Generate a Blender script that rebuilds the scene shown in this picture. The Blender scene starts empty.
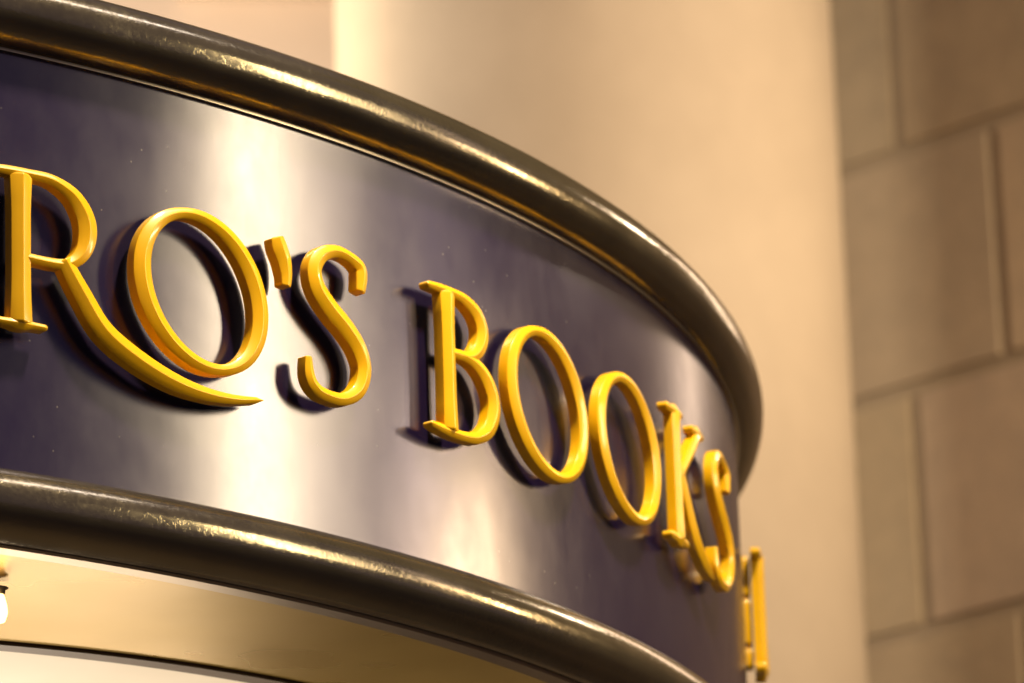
import bpy, bmesh, math, random
from math import sin, cos, tan, radians as rad, pi
from mathutils import Vector, Matrix
random.seed(7)
sc = bpy.context.scene
col = sc.collection
Z0 = 4.0                      # height of the lettering's middle above the pavement
R = 2.4985                    # radius of the curved fascia
CAM = Vector((0, -7.9085, Z0 - 1.8967))

# ---------------------------------------------------------------- helpers
def tag(o, label=None, cat=None, group=None, kind=None):
    if label: o['label'] = label
    if cat: o['category'] = cat
    if group: o['group'] = group
    if kind: o['kind'] = kind
    return o

def empty(name, loc, label, cat, group=None):
    o = bpy.data.objects.new(name, None); col.objects.link(o)
    o.location = loc; o.empty_display_size = .1
    return tag(o, label, cat, group)

def link(name, verts, faces, mats, parent=None, smooth=True, midx=None):
    me = bpy.data.meshes.new(name)
    me.from_pydata([tuple(v) for v in verts], [], faces)
    for m in (mats if isinstance(mats, (list, tuple)) else [mats]): me.materials.append(m)
    for i, p in enumerate(me.polygons):
        p.use_smooth = smooth
        if midx: p.material_index = midx[i]
    bm = bmesh.new(); bm.from_mesh(me)
    bmesh.ops.recalc_face_normals(bm, faces=bm.faces)
    bm.to_mesh(me); bm.free()
    me.update()
    o = bpy.data.objects.new(name, me); col.objects.link(o)
    if parent:
        o.parent = parent
        o.matrix_parent_inverse = Matrix.Translation(parent_loc(parent)).inverted()
    return o

def parent_loc(p):
    v = Vector((0, 0, 0))
    while p:
        if p.type == 'EMPTY': v = v + p.location
        p = p.parent
    return v

def sharpen(o, ang=.6):
    bm = bmesh.new(); bm.from_mesh(o.data)
    for p in bm.faces: p.smooth = True
    for e in bm.edges:
        if len(e.link_faces) == 2 and e.calc_face_angle(0) > ang: e.smooth = False
    bm.to_mesh(o.data); bm.free()
    return o

class MB:
    def __init__(s): s.v = []; s.f = []; s.m = []
    def add(s, v, f, m=0):
        n = len(s.v); s.v += v
        s.f += [tuple(i + n for i in q) for q in f]; s.m += [m] * len(f)

def revolve(profile, a0, a1, n, closed_profile=True):
    """sweep a (radius, z) profile round the vertical axis; angles in degrees from -Y towards +X"""
    full = abs(a1 - a0) >= 359.9
    v = []; f = []; k = len(profile)
    cnt = n if full else n + 1
    for i in range(cnt):
        a = rad(a0 + (a1 - a0) * i / n)
        for r, z in profile: v.append((r * sin(a), -r * cos(a), z))
    kk = k if closed_profile else k - 1
    for i in range(n):
        i2 = (i + 1) % cnt
        for j in range(kk):
            j2 = (j + 1) % k
            f.append((i * k + j, i2 * k + j, i2 * k + j2, i * k + j2))
    if not full and closed_profile:
        f.append(tuple(range(k))); f.append(tuple((cnt - 1) * k + j for j in range(k)))
    return v, f

# ---------------------------------------------------------------- materials
def mat(name, base, rough=.5, metal=0., spec=.5, coat=0., coat_r=.1):
    m = bpy.data.materials.new(name); m.use_nodes = True
    b = m.node_tree.nodes['Principled BSDF']
    b.inputs['Base Color'].default_value = (*base, 1)
    b.inputs['Roughness'].default_value = rough
    b.inputs['Metallic'].default_value = metal
    b.inputs['Specular IOR Level'].default_value = spec
    b.inputs['Coat Weight'].default_value = coat
    b.inputs['Coat Roughness'].default_value = coat_r
    return m, b, m.node_tree

def nd(nt, t, **kw):
    n = nt.nodes.new(t)
    for k, v in kw.items(): setattr(n, k, v)
    return n

def noise(nt, scale, detail=3, rough=.5, stretch=None):
    tc = nd(nt, 'ShaderNodeTexCoord'); src = tc.outputs['Object']
    if stretch:
        mp = nd(nt, 'ShaderNodeMapping'); mp.inputs['Scale'].default_value = stretch
        nt.links.new(src, mp.inputs['Vector']); src = mp.outputs['Vector']
    n = nd(nt, 'ShaderNodeTexNoise'); n.inputs['Scale'].default_value = scale
    n.inputs['Detail'].default_value = detail; n.inputs['Roughness'].default_value = rough
    nt.links.new(src, n.inputs['Vector']); return n.outputs['Fac']

def ramp(nt, fac, p0, c0, p1, c1):
    r = nd(nt, 'ShaderNodeValToRGB'); e = r.color_ramp.elements
    e[0].position = p0; e[1].position = p1
    g = lambda c: (*c, 1) if isinstance(c, tuple) else (c, c, c, 1)
    e[0].color = g(c0); e[1].color = g(c1)
    nt.links.new(fac, r.inputs['Fac']); return r.outputs['Color']

def bump(nt, b, fac, strength, dist, prev=None):
    n = nd(nt, 'ShaderNodeBump'); n.inputs['Strength'].default_value = strength
    n.inputs['Distance'].default_value = dist
    nt.links.new(fac, n.inputs['Height'])
    if prev: nt.links.new(prev, n.inputs['Normal'])
    nt.links.new(n.outputs['Normal'], b.inputs['Normal']); return n.outputs['Normal']

def mixc(nt, fac, a, b, mode='MIX'):
    n = nd(nt, 'ShaderNodeMix', data_type='RGBA', blend_type=mode)
    for s, v in ((0, fac), (6, a), (7, b)):
        if isinstance(v, (int, float)): n.inputs[s].default_value = v
        elif isinstance(v, tuple): n.inputs[s].default_value = (*v, 1)
        else: nt.links.new(v, n.inputs[s])
    return n.outputs[2]

# fascia: plum metallic sheet, satin
M_panel, b, nt = mat('plum_enamel', (.05, .03, .08), .2, 0.0)
b.inputs['IOR'].default_value = 2.2
b.inputs['Specular Tint'].default_value = (1, .92, .98, 1)
fl = noise(nt, 12, 4, .65, (1, 1, .7))
nt.links.new(ramp(nt, fl, .25, .20, .75, .265), b.inputs['Roughness'])
# dust specks
tc = nd(nt, 'ShaderNodeTexCoord')
vo = nd(nt, 'ShaderNodeTexVoronoi'); vo.inputs['Scale'].default_value = 44
vo.inputs['Randomness'].default_value = 1.0
nt.links.new(tc.outputs['Object'], vo.inputs['Vector'])
sp = ramp(nt, vo.outputs['Distance'], .03, 1.0, .085, 0.0)
sel = noise(nt, 5, 2, .5)
mk = nd(nt, 'ShaderNodeMath', operation='MULTIPLY')
nt.links.new(sp, mk.inputs[0]); nt.links.new(ramp(nt, sel, .48, 0.0, .62, .7), mk.inputs[1])
nt.links.new(mixc(nt, mk.outputs[0], (.009, .0045, .026), (.22, .20, .17)), b.inputs['Base Color'])
bump(nt, b, noise(nt, 3.0, 3, .5), .3, .005)

# rails: dark bronze tube, worn
M_rail, b, nt = mat('bronze_tube', (.16, .135, .10), .2, .88)
w = noise(nt, 120, 5, .65)
w2 = noise(nt, 7, 3, .6)
mm = nd(nt, 'ShaderNodeMath', operation='MULTIPLY'); nt.links.new(w, mm.inputs[0]); nt.links.new(w2, mm.inputs[1])
nt.links.new(ramp(nt, mm.outputs[0], .10, .11, .45, .24), b.inputs['Roughness'])
nt.links.new(mixc(nt, w2, (.20, .165, .108), (.29, .24, .155)), b.inputs['Base Color'])
n1 = bump(nt, b, ramp(nt, noise(nt, 130, 3, .7), .52, 0.0, .8, 1.0), .22, .0007)
bump(nt, b, noise(nt, 9, 2, .5), .3, .0022, n1)

# letters
M_yel, b, nt = mat('yellow_gloss_paint', (.80, .42, .004), .36, 0.0, .25, .55, .12)
nt.links.new(mixc(nt, noise(nt, 22, 3, .55), (.78, .41, .0012), (.88, .48, .002)), b.inputs['Base Color'])
bump(nt, b, noise(nt, 60, 2, .5), .12, .001)
M_black, b, nt = mat('black_backing', (.006, .005, .005), .6, 0.0, .2)

# trims
M_lip, b, nt = mat('polished_trim', (.42, .35, .26), .22, 1.0)
nt.links.new(ramp(nt, noise(nt, 10, 1), .0, .26, 1., .34), b.inputs['Roughness'])
M_soffit, b, nt = mat('brass_soffit', (.50, .34, .13), .24, .7)
nt.links.new(mixc(nt, noise(nt, 6, 3), (.38, .25, .06), (.48, .33, .095)), b.inputs['Base Color'])
nt.links.new(ramp(nt, noise(nt, 4, 2), .0, .22, 1., .36), b.inputs['Roughness'])
M_ceil, b, nt = mat('cream_ceiling', (.80, .72, .58), .6)
nt.links.new(mixc(nt, noise(nt, 8, 3), (.74, .66, .52), (.82, .75, .62)), b.inputs['Base Color'])
M_dark, b, nt = mat('dark_gap', (.085, .058, .034), .5)

# masonry
M_colm, b, nt = mat('cream_render', (.60, .46, .30), .75, 0, .3)
nt.links.new(mixc(nt, noise(nt, 3, 8, .7), (.48, .375, .25), (.66, .525, .355)), b.inputs['Base Color'])
bump(nt, b, noise(nt, 90, 4, .6), .3, .003)
M_plas, b, nt = mat('pink_plaster', (.62, .44, .32), .8, 0, .3)
nt.links.new(mixc(nt, noise(nt, 2.5, 5, .6), (.54, .42, .30), (.66, .53, .40)), b.inputs['Base Color'])
M_stone, b, nt = mat('sandstone_block', (.42, .29, .17), .85, 0, .2)
c1 = mixc(nt, noise(nt, 1.4, 3, .5), (.48, .375, .235), (.64, .52, .34))
c2 = mixc(nt, ramp(nt, noise(nt, 9, 5, .7), .3, 0.0, .7, 1.0), (.90, .89, .88), (1.08, 1.06, 1.02))
oi = nd(nt, 'ShaderNodeAttribute', attribute_name='tone')
c3 = mixc(nt, 1.0, c1, c2, 'MULTIPLY')
nt.links.new(mixc(nt, 1.0, c3, oi.outputs['Color'], 'MULTIPLY'), b.inputs['Base Color'])
bump(nt, b, noise(nt, 40, 5, .6), .5, .006)
M_mort, b, nt = mat('mortar', (.42, .33, .21), .9, 0, .1)

# ---------------------------------------------------------------- the sign
sign = empty('shop_sign', (0, 0, Z0), 'curved plum metal shop fascia with bronze rails and yellow raised letters', 'shop sign')
def zs(vs): return [(x, y, z + Z0) for x, y, z in vs]

v, f = revolve([(R, -.325), (R, .322), (R - .03, .322), (R - .03, -.325)], -75, 175, 500)
link('fascia_panel', zs(v), f, M_panel, sign, smooth=False)
# smooth only along the curve
me = col.objects['fascia_panel'].data
for p in me.polygons: p.use_smooth = abs(p.normal.z) < .5
for e in me.edges: pass
bm = bmesh.new(); bm.from_mesh(me)
for e in bm.edges:
    if len(e.link_faces) == 2 and e.calc_face_angle(0) > .6: e.smooth = False
bm.to_mesh(me); bm.free()

def tube_profile(rc, zc, r, n=40):
    return [(rc + r * cos(2 * pi * i / n), zc + r * sin(2 * pi * i / n)) for i in range(n)]
for zc, lb in ((.3165, 'upper dark bronze tube rail along the top of the fascia'),
               (-.3265, 'lower dark bronze tube rail along the bottom of the fascia')):
    v, f = revolve(tube_profile(R + .0012, zc, .0465), -75, 175, 420)
    o = link('tube_rail', zs(v), f, M_rail, sign); o['label'] = lb
# thin polished trims: one in the angle under the top rail, one under the bottom rail
v, f = revolve([(R - .002, .2665), (R + .006, .2665), (R + .006, .274), (R - .002, .274)], -75, 175, 420)
sharpen(link('trim_strip', zs(v), f, M_lip, sign))['label'] = 'thin bright strip under the upper rail'
v, f = revolve([(R - .03, -.377), (R - .004, -.377), (R - .001, -.374), (R - .003, -.366), (R - .03, -.366)], -75, 175, 420)
sharpen(link('trim_strip', zs(v), f, M_lip, sign))['label'] = 'thin bright lip under the lower rail'
v, f = revolve([(R - .035, -.3655), (R - .006, -.3655), (R - .006, -.345), (R - .035, -.345)], -75, 175, 300)
link('shadow_gap', zs(v), f, M_dark, sign, smooth=False)
EX, EY, ER = .70, -.48, 1.40          # the round lit recess in the soffit sits off-centre
def ecc(r0, z, n=300):                # ring of the recess
    return [(EX + r0 * sin(2 * pi * i / n), EY - r0 * cos(2 * pi * i / n), z) for i in range(n)]
def ann(a, b_, n=300):
    m = len(a); return a + b_, [(i, (i + 1) % m, m + (i + 1) % m, m + i) for i in range(m)]
out_ = [((R - .031) * sin(2 * pi * i / 300), -(R - .031) * cos(2 * pi * i / 300), -.375) for i in range(300)]
v, f = ann(out_, ecc(ER, -.375))
link('soffit', zs(v), f, M_soffit, sign, smooth=False)
v, f = ann(ecc(ER - .001, -.380), ecc(ER - .001, -.345)); v2, f2 = ann(ecc(ER - .032, -.380), ecc(ER - .032, -.345))
v3 = v + v2; f3 = f + [tuple(k + 600 for k in q) for q in f2] + [(i, (i + 1) % 300, 600 + (i + 1) % 300, 600 + i) for i in range(300)]
sharpen(link('recess_ring', zs(v3), f3, M_dark, sign))
v, f = ann(ecc(ER - .0325, -.366), ecc(.02, -.366))
link('lit_recess', zs(v), f, M_ceil, sign, smooth=False)
v, f = revolve([(.3, .30), (R - .031, .30), (R - .031, .318), (.3, .318)], -75, 175, 200)
link('canopy_roof', zs(v), f, M_dark, sign, smooth=False)

# ---------------------------------------------------------------- letters
GAP = .0145; D = .0150; SL = .43; HW = .0153
RS = 2.5366

def catmull(P, n=10, closed=False):
    out = []; N = len(P)
    rng = N if closed else N - 1
    for i in range(rng):
        g = (lambda k: P[k % N]) if closed else (lambda k: P[min(max(k, 0), N - 1)])
        p0, p1, p2, p3 = g(i - 1), g(i), g(i + 1), g(i + 2)
        for j in range(n):
            t = j / n
            out.append(tuple(.5 * (2 * b_ + (c - a) * t + (2 * a - 5 * b_ + 4 * c - d) * t * t + (3 * b_ - a - 3 * c + d) * t ** 3)
                             for a, b_, c, d in zip(p0, p1, p2, p3)))
    if not closed: out.append(P[-1])
    return out

PROF = []                    # (s in -1..1, kind) cross-section, back-left round to back-right
def section(hw, d0):
    h = SL * hw; e = min(.0008, hw * .3)
    return [(-hw, d0), (-hw, D - e), (-hw + e * .25, D - e * .25), (-hw + e, D + SL * e * .75),
            (-hw * .5, D + h * .49), (-hw * .10, D + h * .895), (-hw * .03, D + h * .95), (hw * .03, D + h * .95), (hw * .10, D + h * .895),
            (hw * .5, D + h * .49), (hw - e, D + SL * e * .75), (hw - e * .25, D - e * .25), (hw, D - e), (hw, d0)]

def stroke(mb, pts, seq, closed=False, cap0='round', cap1='round'):
    """pts: (u, v, half width) centreline of one brush stroke"""
    P = [Vector((p[0], p[1])) for p in pts]; W = [p[2] * (1.0 if closed or seq == 1 and len(pts) < 12 else 1.02) for p in pts]
    # tangents
    N = len(P); T = []
    for i in range(N):
        a = P[(i - 1) % N] if closed or i > 0 else P[i]
        b_ = P[(i + 1) % N] if closed or i < N - 1 else P[i]
        t = (b_ - a); T.append(t.normalized() if t.length > 1e-9 else Vector((1, 0)))
    if not closed:
        def cap(p, t, w, sgn, kind):
            r = []
            if kind == 'round':
                for k in (15, 35, 55, 72, 84): r.append((p + t * sgn * w * sin(rad(k)) * .95, t, w * cos(rad(k))))
            elif kind == 'flat':
                for k in (30, 60, 80): r.append((p + t * sgn * w * .25 * sin(rad(k)), t, w * (.35 + .65 * cos(rad(k)) ** .5)))
            elif kind == 'point':
                for k in (.4, .75, .97): r.append((p + t * sgn * w * 3 * k, t, w * (1 - k)))
            return r
        A = cap(P[0], T[0], W[0], -1, cap0)[::-1]; B = cap(P[-1], T[-1], W[-1], 1, cap1)
        P = [a[0] for a in A] + P + [b_[0] for b_ in B]
        T = [a[1] for a in A] + T + [b_[1] for b_ in B]
        W = [a[2] for a in A] + W + [b_[2] for b_ in B]
    v = []; f = []; m = []; N = len(P)
    for p, t, w in zip(P, T, W):
        n = Vector((t.y, -t.x))
        for s, h in section(max(w, .0004), .0003 * seq):
            q = p + n * s; v.append((q.x, q.y, h))
    k = 14
    rngN = N if closed else N - 1
    for i in range(rngN):
        i2 = (i + 1) % N
        for j in range(k - 1): f.append((i * k + j, i2 * k + j, i2 * k + j + 1, i * k + j + 1)); m.append(0)
        f.append((i * k + k - 1, i2 * k + k - 1, i2 * k, i * k)); m.append(1)
    if not closed:
        f.append(tuple(range(k))); m.append(0)
        f.append(tuple((N - 1) * k + j for j in range(k))[::-1]); m.append(0)
    n = len(mb.v); mb.v += v; mb.f += [tuple(i + n for i in q) for q in f]; mb.m += m

H = .097                      # cap line at +H (ridge), base line at -H+.003
def ovals():
    pts = []
    for i in range(72):
        a = 2 * pi * i / 72
        u, v = .0965 * cos(a), .1005 * sin(a)
        # thick where the pen runs down, slightly backward stress
        w = .0072 + .0072 * abs(cos(a - .18)) ** 1.3
        pts.append((u - .14 * v + .004, v - .004, w))
    return pts
def S_strokes():
    key = [(.052, .056, .0085), (.055, .074, .0105), (.053, .088, .0100), (.034, .0975, .0080), (.008, .1005, .0082), (-.020, .090, .0105), (-.035, .068, .0125),
           (-.030, .042, .0142), (-.006, .018, .0150), (.024, -.003, .0150), (.047, -.026, .0145), (.056, -.053, .0130),
           (.044, -.083, .0105), (.014, -.101, .0085), (-.022, -.1015, .0085), (-.040, -.094, .0090), (-.0485, -.080, .0088), (-.0500, -.057, .0060)]
    return catmull(key, 8)
def line(a, b_, wa, wb, n=10, mid=None):
    out = []
    for i in range(n + 1):
        t = i / n; w = wa + (wb - wa) * t
        if mid is not None: w = w * (1 - 4 * t * (1 - t)) + mid * 4 * t * (1 - t)
        out.append((a[0] + (b_[0] - a[0]) * t, a[1] + (b_[1] - a[1]) * t, w))
    return out
def serif(u, v, l, r, w=.0058, up=0):
    # gently bracketed serif: fine at the tips, fuller at the stem
    return catmull([(u - l, v, w * .75), (u - l * .5, v, w * .85), (u - .006, v + up * .001, w * 1.3), (u + .006, v + up * .001, w * 1.3), (u + r * .5, v, w * .85), (u + r, v, w * .75)], 5)
def stem(u0=0., top=.094, bot=-.094):
    return [(u0, top, HW * 1.06), (u0, top - .03, HW * .97)] + line((u0, top - .05), (u0, bot + .05), HW * .93, HW * .93, 4) + [(u0, bot + .03, HW * .97), (u0, bot, HW * 1.06)]

GLYPH = {
 'R': [(stem(), 0, 'flat', 'flat'), (serif(0, -.098, .036, .034), 0, 'round', 'round'),
       (catmull([(-.038, .0985, .0050), (-.018, .0990, .0062), (.012, .099, .0066), (.045, .097, .0078), (.076, .083, .0112), (.094, .060, .0138), (.0985, .036, .0138), (.092, .012, .0112), (.076, -.005, .0080), (.052, -.0115, .0066), (0, -.0105, .0062)], 9), 0, 'round', 'flat'),
       (catmull([(.064, -.006, .0115), (.090, -.045, .0140), (.122, -.086, .0148), (.166, -.112, .0145), (.222, -.132, .0125), (.275, -.1405, .0095), (.325, -.1400, .0066), (.368, -.1335, .0040)], 9), 0, 'flat', 'point')],
 'O': [(ovals(), 1, '', '')],
 "'": [(catmull([(-.007, .093, .0118), (-.003, .082, .0136), (.004, .066, .0126), (.0075, .048, .0100), (.007, .033, .0078)], 8), 0, 'flat', 'flat')],
 'S': [(S_strokes(), 0, 'flat', 'flat')],
 'B': [(stem(), 0, 'flat', 'flat'),
       (catmull([(-.040, .0985, .0050), (-.018, .0990, .0062), (.012, .099, .0066), (.040, .0955, .0085), (.068, .082, .0120), (.0800, .060, .0135), (.073, .036, .0115), (.054, .019, .0082), (.028, .0135, .0066), (0, .0135, .0060)], 9), 0, 'round', 'flat'),
       (catmull([(0, .0125, .0060), (.030, .0145, .0070), (.058, .0105, .0090), (.084, -.004, .0125), (.1005, -.028, .0142), (.1010, -.052, .0142), (.087, -.078, .0115), (.060, -.0945, .0088), (.030, -.0995, .0070), (0, -.0995, .0072), (-.022, -.0985, .0060), (-.040, -.0965, .0045)], 9), 0, 'flat', 'round')],
 'K': [(stem(), 0, 'flat', 'flat'), (serif(0, .0975, .036, .026, .0078), 0, 'round', 'round'), (serif(0, -.0975, .036, .032, .0078), 0, 'round', 'round'),
       (line((.108, .086), (.012, .004), .0110, .0100), 0, 'flat', 'flat'), (serif(.108, .092, .026, .026, .0078), 0, 'round', 'round'),
       (catmull([(.014, .012, .0100), (.040, -.030, .0130), (.074, -.074, .0145), (.112, -.099, .0130), (.148, -.112, .0085)], 9), 0, 'flat', 'point')],
 'I': [([(u, v, w_ * 1.1) for u, v, w_ in stem()], 0, 'flat', 'flat'), (serif(0, .0965, .036, .034, .0095), 0, 'round', 'round'), (serif(0, -.0955, .036, .034, .0120), 0, 'round', 'round')],
 '!': [(catmull([(0, .092, .0150), (0, .05, .0140), (0, 0, .0108), (0, -.043, .0080)], 8), 0, 'round', 'flat'),
       ([(0, -.0835, .0150), (.0, -.0825, .0150)], 0, 'round', 'round')],
}
STUDS = {'R': [(0, .055), (0, -.055), (.10, .045), (.150, -.105)], 'O': [(-.082, .030), (-.070, -.055), (.083, .045), (.080, -.050)],
         "'": [(.004, .058)], 'S': [(-.034, .062), (.050, -.060)], 'B': [(0, .060), (0, -.0), (0, -.086), (.074, .064), (.100, -.040)],
         'K': [(0, .06), (-.002, -.080), (.070, .062), (.075, -.074)], 'I': [(-.008, .028), (-.008, -.054), (-.008, -.090)]}

def bend(vs, th0, vz=0, drop=0.):
    out = []
    for u, v, w in vs:
        a = rad(th0) + u / RS
        r = R + GAP + w - (drop if w < .004 else 0)
        out.append((r * sin(a), -r * cos(a), Z0 + v + vz))
    return out

TEXT = [('R', 21.72, 0, 'yellow raised letter R with a long tail sweeping right'),
        ('O', 27.95, -.001, "yellow raised letter O above the R's tail"),
        ("'", 31.15, 0, 'small yellow raised apostrophe'),
        ('S', 33.30, 0, 'yellow raised letter S next to the apostrophe'),
        ('B', 38.62, 0, 'yellow raised letter B'),
        ('O', 44.13, 0, 'yellow raised letter O just right of the B'),
        ('O', 49.84, -.003, 'yellow raised letter O just left of the K'),
        ('K', 54.2, 0, 'yellow raised letter K with a leg running under the last S'),
        ('S', 59.55, -.008, 'yellow raised letter S at the end of the word, right of the K'),
        ('I', 72.4, -.019, 'yellow serifed letter seen edge-on at the far rim')]
NAMES = {"'": 'apostrophe', '~': ''}
for ch, th0, dz, lb in TEXT:
    mb = MB()
    for i, (pts, closed, c0, c1) in enumerate(GLYPH[ch]):
        stroke(mb, pts, i + 1, bool(closed), c0, c1)
    if ch == 'I':            # invented blocks filling the gap, in place of the letter's reflection in the fascia
        for va, vb in ((.090, .038), (.018, -.044), (-.064, -.082)):
            n0 = len(mb.v)
            stroke(mb, [(.0, va, .010), (.0, (va + vb) / 2, .0105), (.0, vb, .010)], 1)
            for q in range(n0, len(mb.v)):
                u_, v_, w_ = mb.v[q]; mb.v[q] = (u_, v_, w_ * .62 - .0138)
    mb2 = bend(mb.v, th0, dz, .0 if ch == 'I' else 0.)
    o = link(NAMES.get(ch, 'letter'), mb2, mb.f, [M_yel, M_black], sign, True, mb.m)
    bm = bmesh.new(); bm.from_mesh(o.data)
    for e in bm.edges:
        if len(e.link_faces) == 2 and (e.calc_face_angle(0) > .9 or e.link_faces[0].material_index != e.link_faces[1].material_index): e.smooth = False
    bm.to_mesh(o.data); bm.free()
    o['label'] = lb
    for (u, v) in STUDS[ch]:
        vs = []; fs = []; n = 14; r0 = .0066
        rings = [(-GAP, .0105), (-GAP + .003, .0105), (-GAP + .0034, r0), (.0006, r0)]
        for w, rr in rings:
            for k in range(n):
                a = 2 * pi * k / n
                vs.append((u + rr * cos(a), v + rr * sin(a), w))
        for q in range(len(rings) - 1):
            for k in range(n):
                k2 = (k + 1) % n
                fs.append((q * n + k, q * n + k2, (q + 1) * n + k2, (q + 1) * n + k))
        fs.append(tuple(range(n))); fs.append(tuple(range((len(rings) - 1) * n, len(rings) * n)))
        link('mounting_stud', bend(vs, th0, dz), fs, M_black, o, smooth=False)

# ---------------------------------------------------------------- bulb under the soffit
M_glow = bpy.data.materials.new('lit_bulb'); M_glow.use_nodes = True
nt = M_glow.node_tree; b = nt.nodes['Principled BSDF']
b.inputs['Base Color'].default_value = (1, .8, .5, 1)
b.inputs['Emission Color'].default_value = (1, .60, .20, 1); b.inputs['Emission Strength'].default_value = 5
bx, by, bz = .938, -2.155, Z0 - .398
lamp = empty('ceiling_lamp', (bx, by, Z0 - .383), 'small glowing warm bulb under the brass soffit at the left edge', 'lamp')
prof = [(.0001, -.046), (.008, -.0445), (.0100, -.040), (.0120, -.033), (.0112, -.024), (.009, -.015), (.007, -.008)]
prof = [(max(p[0], .0001), p[1]) for p in catmull(prof, 5)]
v, f = revolve(prof, 0, 360, 32, False)
link('bulb', [(x + bx, y + by, z + Z0 - .383) for x, y, z in v], f, M_glow, lamp)
v, f = revolve([(.0001, -.009), (.0085, -.009), (.0095, -.002), (.013, -.001), (.013, .0), (.0001, .0)], 0, 360, 24, False)
link('lamp_socket', [(x + bx, y + by, z + Z0 - .3835) for x, y, z in v], f, M_lip, lamp)

# ---------------------------------------------------------------- column, plaster wall, block wall
def at(yaw, d): return Vector((CAM.x + d * sin(rad(yaw)), CAM.y + d * cos(rad(yaw)), 0))
c = at(16.72, 11.5)
colm = empty('round_column', (c.x, c.y, 0), 'smooth cream rendered round column rising behind the curved sign', 'column')
v, f = revolve([(.0001, .35), (.636, .35), (.636, 11), (.0001, 11)], 0, 360, 160, False)
o = link('shaft', [(x + c.x, y + c.y, z) for x, y, z in v], f, M_colm, colm)
v, f = revolve([(.0001, 0), (.76, 0), (.76, .22), (.72, .26), (.68, .34), (.643, .36), (.0001, .36)], 0, 360, 96, False)
link('base', [(x + c.x, y + c.y, z) for x, y, z in v], f, M_colm, colm, smooth=False)

def box(x0, x1, y0, y1, z0, z1):
    v = [(x, y, z) for x in (x0, x1) for y in (y0, y1) for z in (z0, z1)]
    return v, [(0, 1, 3, 2), (4, 6, 7, 5), (0, 4, 5, 1), (2, 3, 7, 6), (0, 2, 6, 4), (1, 5, 7, 3)]
def place(vs, origin, yaw):       # local x along the wall, local y away from the camera
    a = rad(yaw); e = Vector((cos(a), -sin(a), 0)); n = Vector((sin(a), cos(a), 0))
    return [tuple(origin + e * x + n * y + Vector((0, 0, z))) for x, y, z in vs]
pl = empty('plaster_wall', tuple(at(10, 13)), 'warm pink plaster wall with a projecting ledge behind the upper rail', 'wall')
mb = MB(); mb.add(*box(-5, 1.25, 0, .4, 0, 10)); link('wall_face', place(mb.v, at(10, 13), 10), mb.f, M_plas, pl, smooth=False)
mb = MB(); mb.add(*box(.35, 1.24, -.12, -.002, 7.23, 7.45)); link('ledge', place(mb.v, at(10, 13), 10), mb.f, M_plas, pl, smooth=False)

# block wall: plane whose foot from the camera lies at yaw 61, 9.81 m away
org = at(61, 9.81)
bw = empty('stone_wall', tuple(org), 'brown sandstone block wall in shade to the right of the column', 'wall')
mb = MB(); tones = []
BL = .682; RH = .695
rows0 = CAM.z + 4.531
J = .042
rnd = random.Random(3)
sA, sB = -13.0, -2.5
for r in range(-10, 6):
    z1 = rows0 + RH * (r + 1); z0 = rows0 + RH * r
    if z0 < .02 or z1 > 10.5: continue
    off = -8.334 if r % 2 == 0 else -7.993
    k0 = int((sA - off) / BL) - 1
    s = off + k0 * BL
    while s < sB:
        a, b2 = s + J / 2, s + BL - J / 2
        if a > sA and b2 < sB:
            ch = .0015; y = rnd.uniform(-.001, .001)
            vv = [(a, .04, z0 + J / 2), (b2, .04, z0 + J / 2), (b2, .04, z1 - J / 2), (a, .04, z1 - J / 2),
                  (a, y + ch, z0 + J / 2), (b2, y + ch, z0 + J / 2), (b2, y + ch, z1 - J / 2), (a, y + ch, z1 - J / 2),
                  (a + ch, y, z0 + J / 2 + ch), (b2 - ch, y, z0 + J / 2 + ch), (b2 - ch, y, z1 - J / 2 - ch), (a + ch, y, z1 - J / 2 - ch)]
            ff = []
            for q in (0, 4):
                for i in range(4): ff.append((q + i, q + (i + 1) % 4, q + 4 + (i + 1) % 4, q + 4 + i))
            ff.append((8, 9, 10, 11)); ff.append((3, 2, 1, 0))
            mb.add(vv, ff)
            t = rnd.uniform(.80, 1.12); tones += [(t, t * rnd.uniform(.97, 1.01), t * rnd.uniform(.94, 1.02), 1)] * 12
        s += BL
o = link('blocks', place(mb.v, org, 61), mb.f, M_stone, bw, smooth=False)
ca = o.data.color_attributes.new('tone', 'FLOAT_COLOR', 'POINT')
for i, t in enumerate(tones): ca.data[i].color = t
mb = MB(); mb.add(*box(sA, sB, .009, .5, 0, 10.4)); link('mortar_bed', place(mb.v, org, 61), mb.f, M_mort, bw, smooth=False)

# pavement under everything
M_pave, b, nt = mat('paving', (.18, .15, .12), .8)
nt.links.new(mixc(nt, noise(nt, 3, 5), (.14, .115, .09), (.22, .18, .14)), b.inputs['Base Color'])
g = link('pavement', [(-40, -40, 0), (40, -40, 0), (40, 40, 0), (-40, 40, 0)], [(0, 1, 2, 3)], M_pave, None, False)
tag(g, kind='structure')

# ---------------------------------------------------------------- light
w = bpy.data.worlds.new('World'); sc.world = w; w.use_nodes = True
bg = w.node_tree.nodes['Background']
bg.inputs['Color'].default_value = (.60, .47, 1.0, 1); bg.inputs['Strength'].default_value = .105

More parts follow.
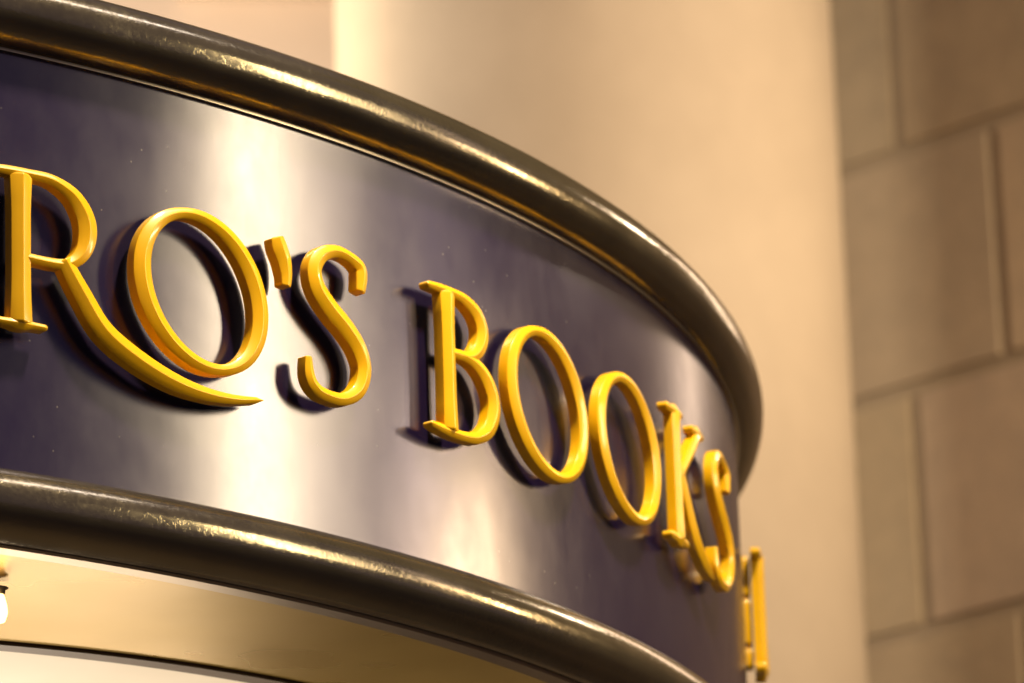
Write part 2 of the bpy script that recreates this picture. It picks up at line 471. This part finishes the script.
def area(name, pos, target, sx, sy, power, color, spread=180):
    l = bpy.data.lights.new(name, 'AREA'); l.shape = 'RECTANGLE'; l.size = sx; l.size_y = sy
    l.energy = power; l.color = color; l.spread = rad(spread)
    o = bpy.data.objects.new(name, l); col.objects.link(o); o.location = pos
    d = Vector(target) - Vector(pos)
    o.rotation_euler = d.to_track_quat('-Z', 'Y').to_euler()
    return o
def from_panel(theta, az, el, dist):
    p = Vector((R * sin(rad(theta)), -R * cos(rad(theta)), Z0))
    return p, p + Vector((sin(rad(az)) * cos(rad(el)), -cos(rad(az)) * cos(rad(el)), sin(rad(el)))) * dist
p, q = from_panel(30.8, 73, 15, 4.0)  # unseen lamps placed to form the highlights on fascia, rails and letters
area('highlight_lamp', q, p, .34, 1.5, 41, (1, .85, .54))
p, q = from_panel(33, 78.5, 15, 4.4)
area('highlight_lamp', q, p, .75, 1.4, 15, (1, .82, .56))  # wider dim lamp added to soften the main highlight's edge
p, q = from_panel(40.3, 95.5, 8.5, 4.0)
area('highlight_lamp', q, p, .12, .6, 20, (1, .74, .42))
p, q = from_panel(39.0, 91.5, 18, 5.0)
area('highlight_lamp', q, p, .18, 1.8, 2.2, (1, .80, .74))
p, q = from_panel(54, 80, 14, 3.0)
area('highlight_lamp', q, p, .06, .40, 2.4, (1, .80, .62))
p, q = from_panel(51, 121, 28, 3.5)
area('highlight_lamp', q, p, .10, .18, 7, (1, .82, .62))
p, q = from_panel(58, 134, 24, 3.0)
area('highlight_lamp', q, p, .22, .8, 3.5, (1, .74, .52))  # weak lamp added for the tan gleam on the fascia by the K
p, q = from_panel(40, 36, 60, 5.0)
area('upper_fill', q, p, .5, .5, 78, (1, .82, .52), 60)  # key light added to brighten the letters
p, q = from_panel(40, 70, 58, 5.0)
area('upper_fill', q, p, 1.6, .3, 16, (.92, .88, 1.0))  # cool light added to lighten the rails' upper sides
# unseen lights added below the canopy to brighten soffit and recess
area('soffit_fill', (1.62, .9, Z0 - 1.27), (1.05, -2.1, Z0 - .375), .45, .20, 2.7, (1, .80, .58))
area('soffit_fill', (.9, -.9, Z0 - 1.3), (1.0, -1.6, Z0 - .37), .5, .5, 24, (1, .84, .66))
# light from the left on the column and from the right of the street
area('backdrop_lamp', at(9.5, 11.3) + Vector((-.5, 0, 6.6)), tuple(c + Vector((-.3, 0, 6.2))), .3, .6, 38, (1, .86, .70))
area('backdrop_lamp', at(7, 10.5) + Vector((0, 0, 5)), tuple(at(8.5, 13) + Vector((0, 0, 6.3))), .4, .4, 66, (1, .84, .68), 110)  # unseen light added to brighten the plaster wall
area('street_lamp', (6.9, -5.2, 8.0), tuple(c + Vector((.2, 0, 5.6))), .6, .6, 60, (1, .79, .57), 44)
# ---------------------------------------------------------------- camera
cd = bpy.data.cameras.new('camera'); cam = bpy.data.objects.new('camera', cd); col.objects.link(cam)
X = Vector((0.96497846, -0.26029206, -0.03262855)); Y = Vector((-0.04773845, -0.29654572, 0.95382476)); F = Vector((0.25794887, 0.91886271, 0.29858617))
Zc = -F
cam.matrix_world = Matrix(((X.x, Y.x, Zc.x, CAM.x), (X.y, Y.y, Zc.y, CAM.y), (X.z, Y.z, Zc.z, CAM.z), (0, 0, 0, 1)))
cd.sensor_width = 36; cd.lens = 4788.4 / 1024 * 36
cd.clip_start = .1; cd.clip_end = 300
cd.dof.use_dof = True; cd.dof.focus_distance = 6.05; cd.dof.aperture_fstop = 5.0; cd.dof.aperture_blades = 0
sc.camera = cam
sc.view_settings.view_transform = 'Standard'; sc.view_settings.look = 'None'
sc.view_settings.exposure = 0; sc.view_settings.gamma = 1
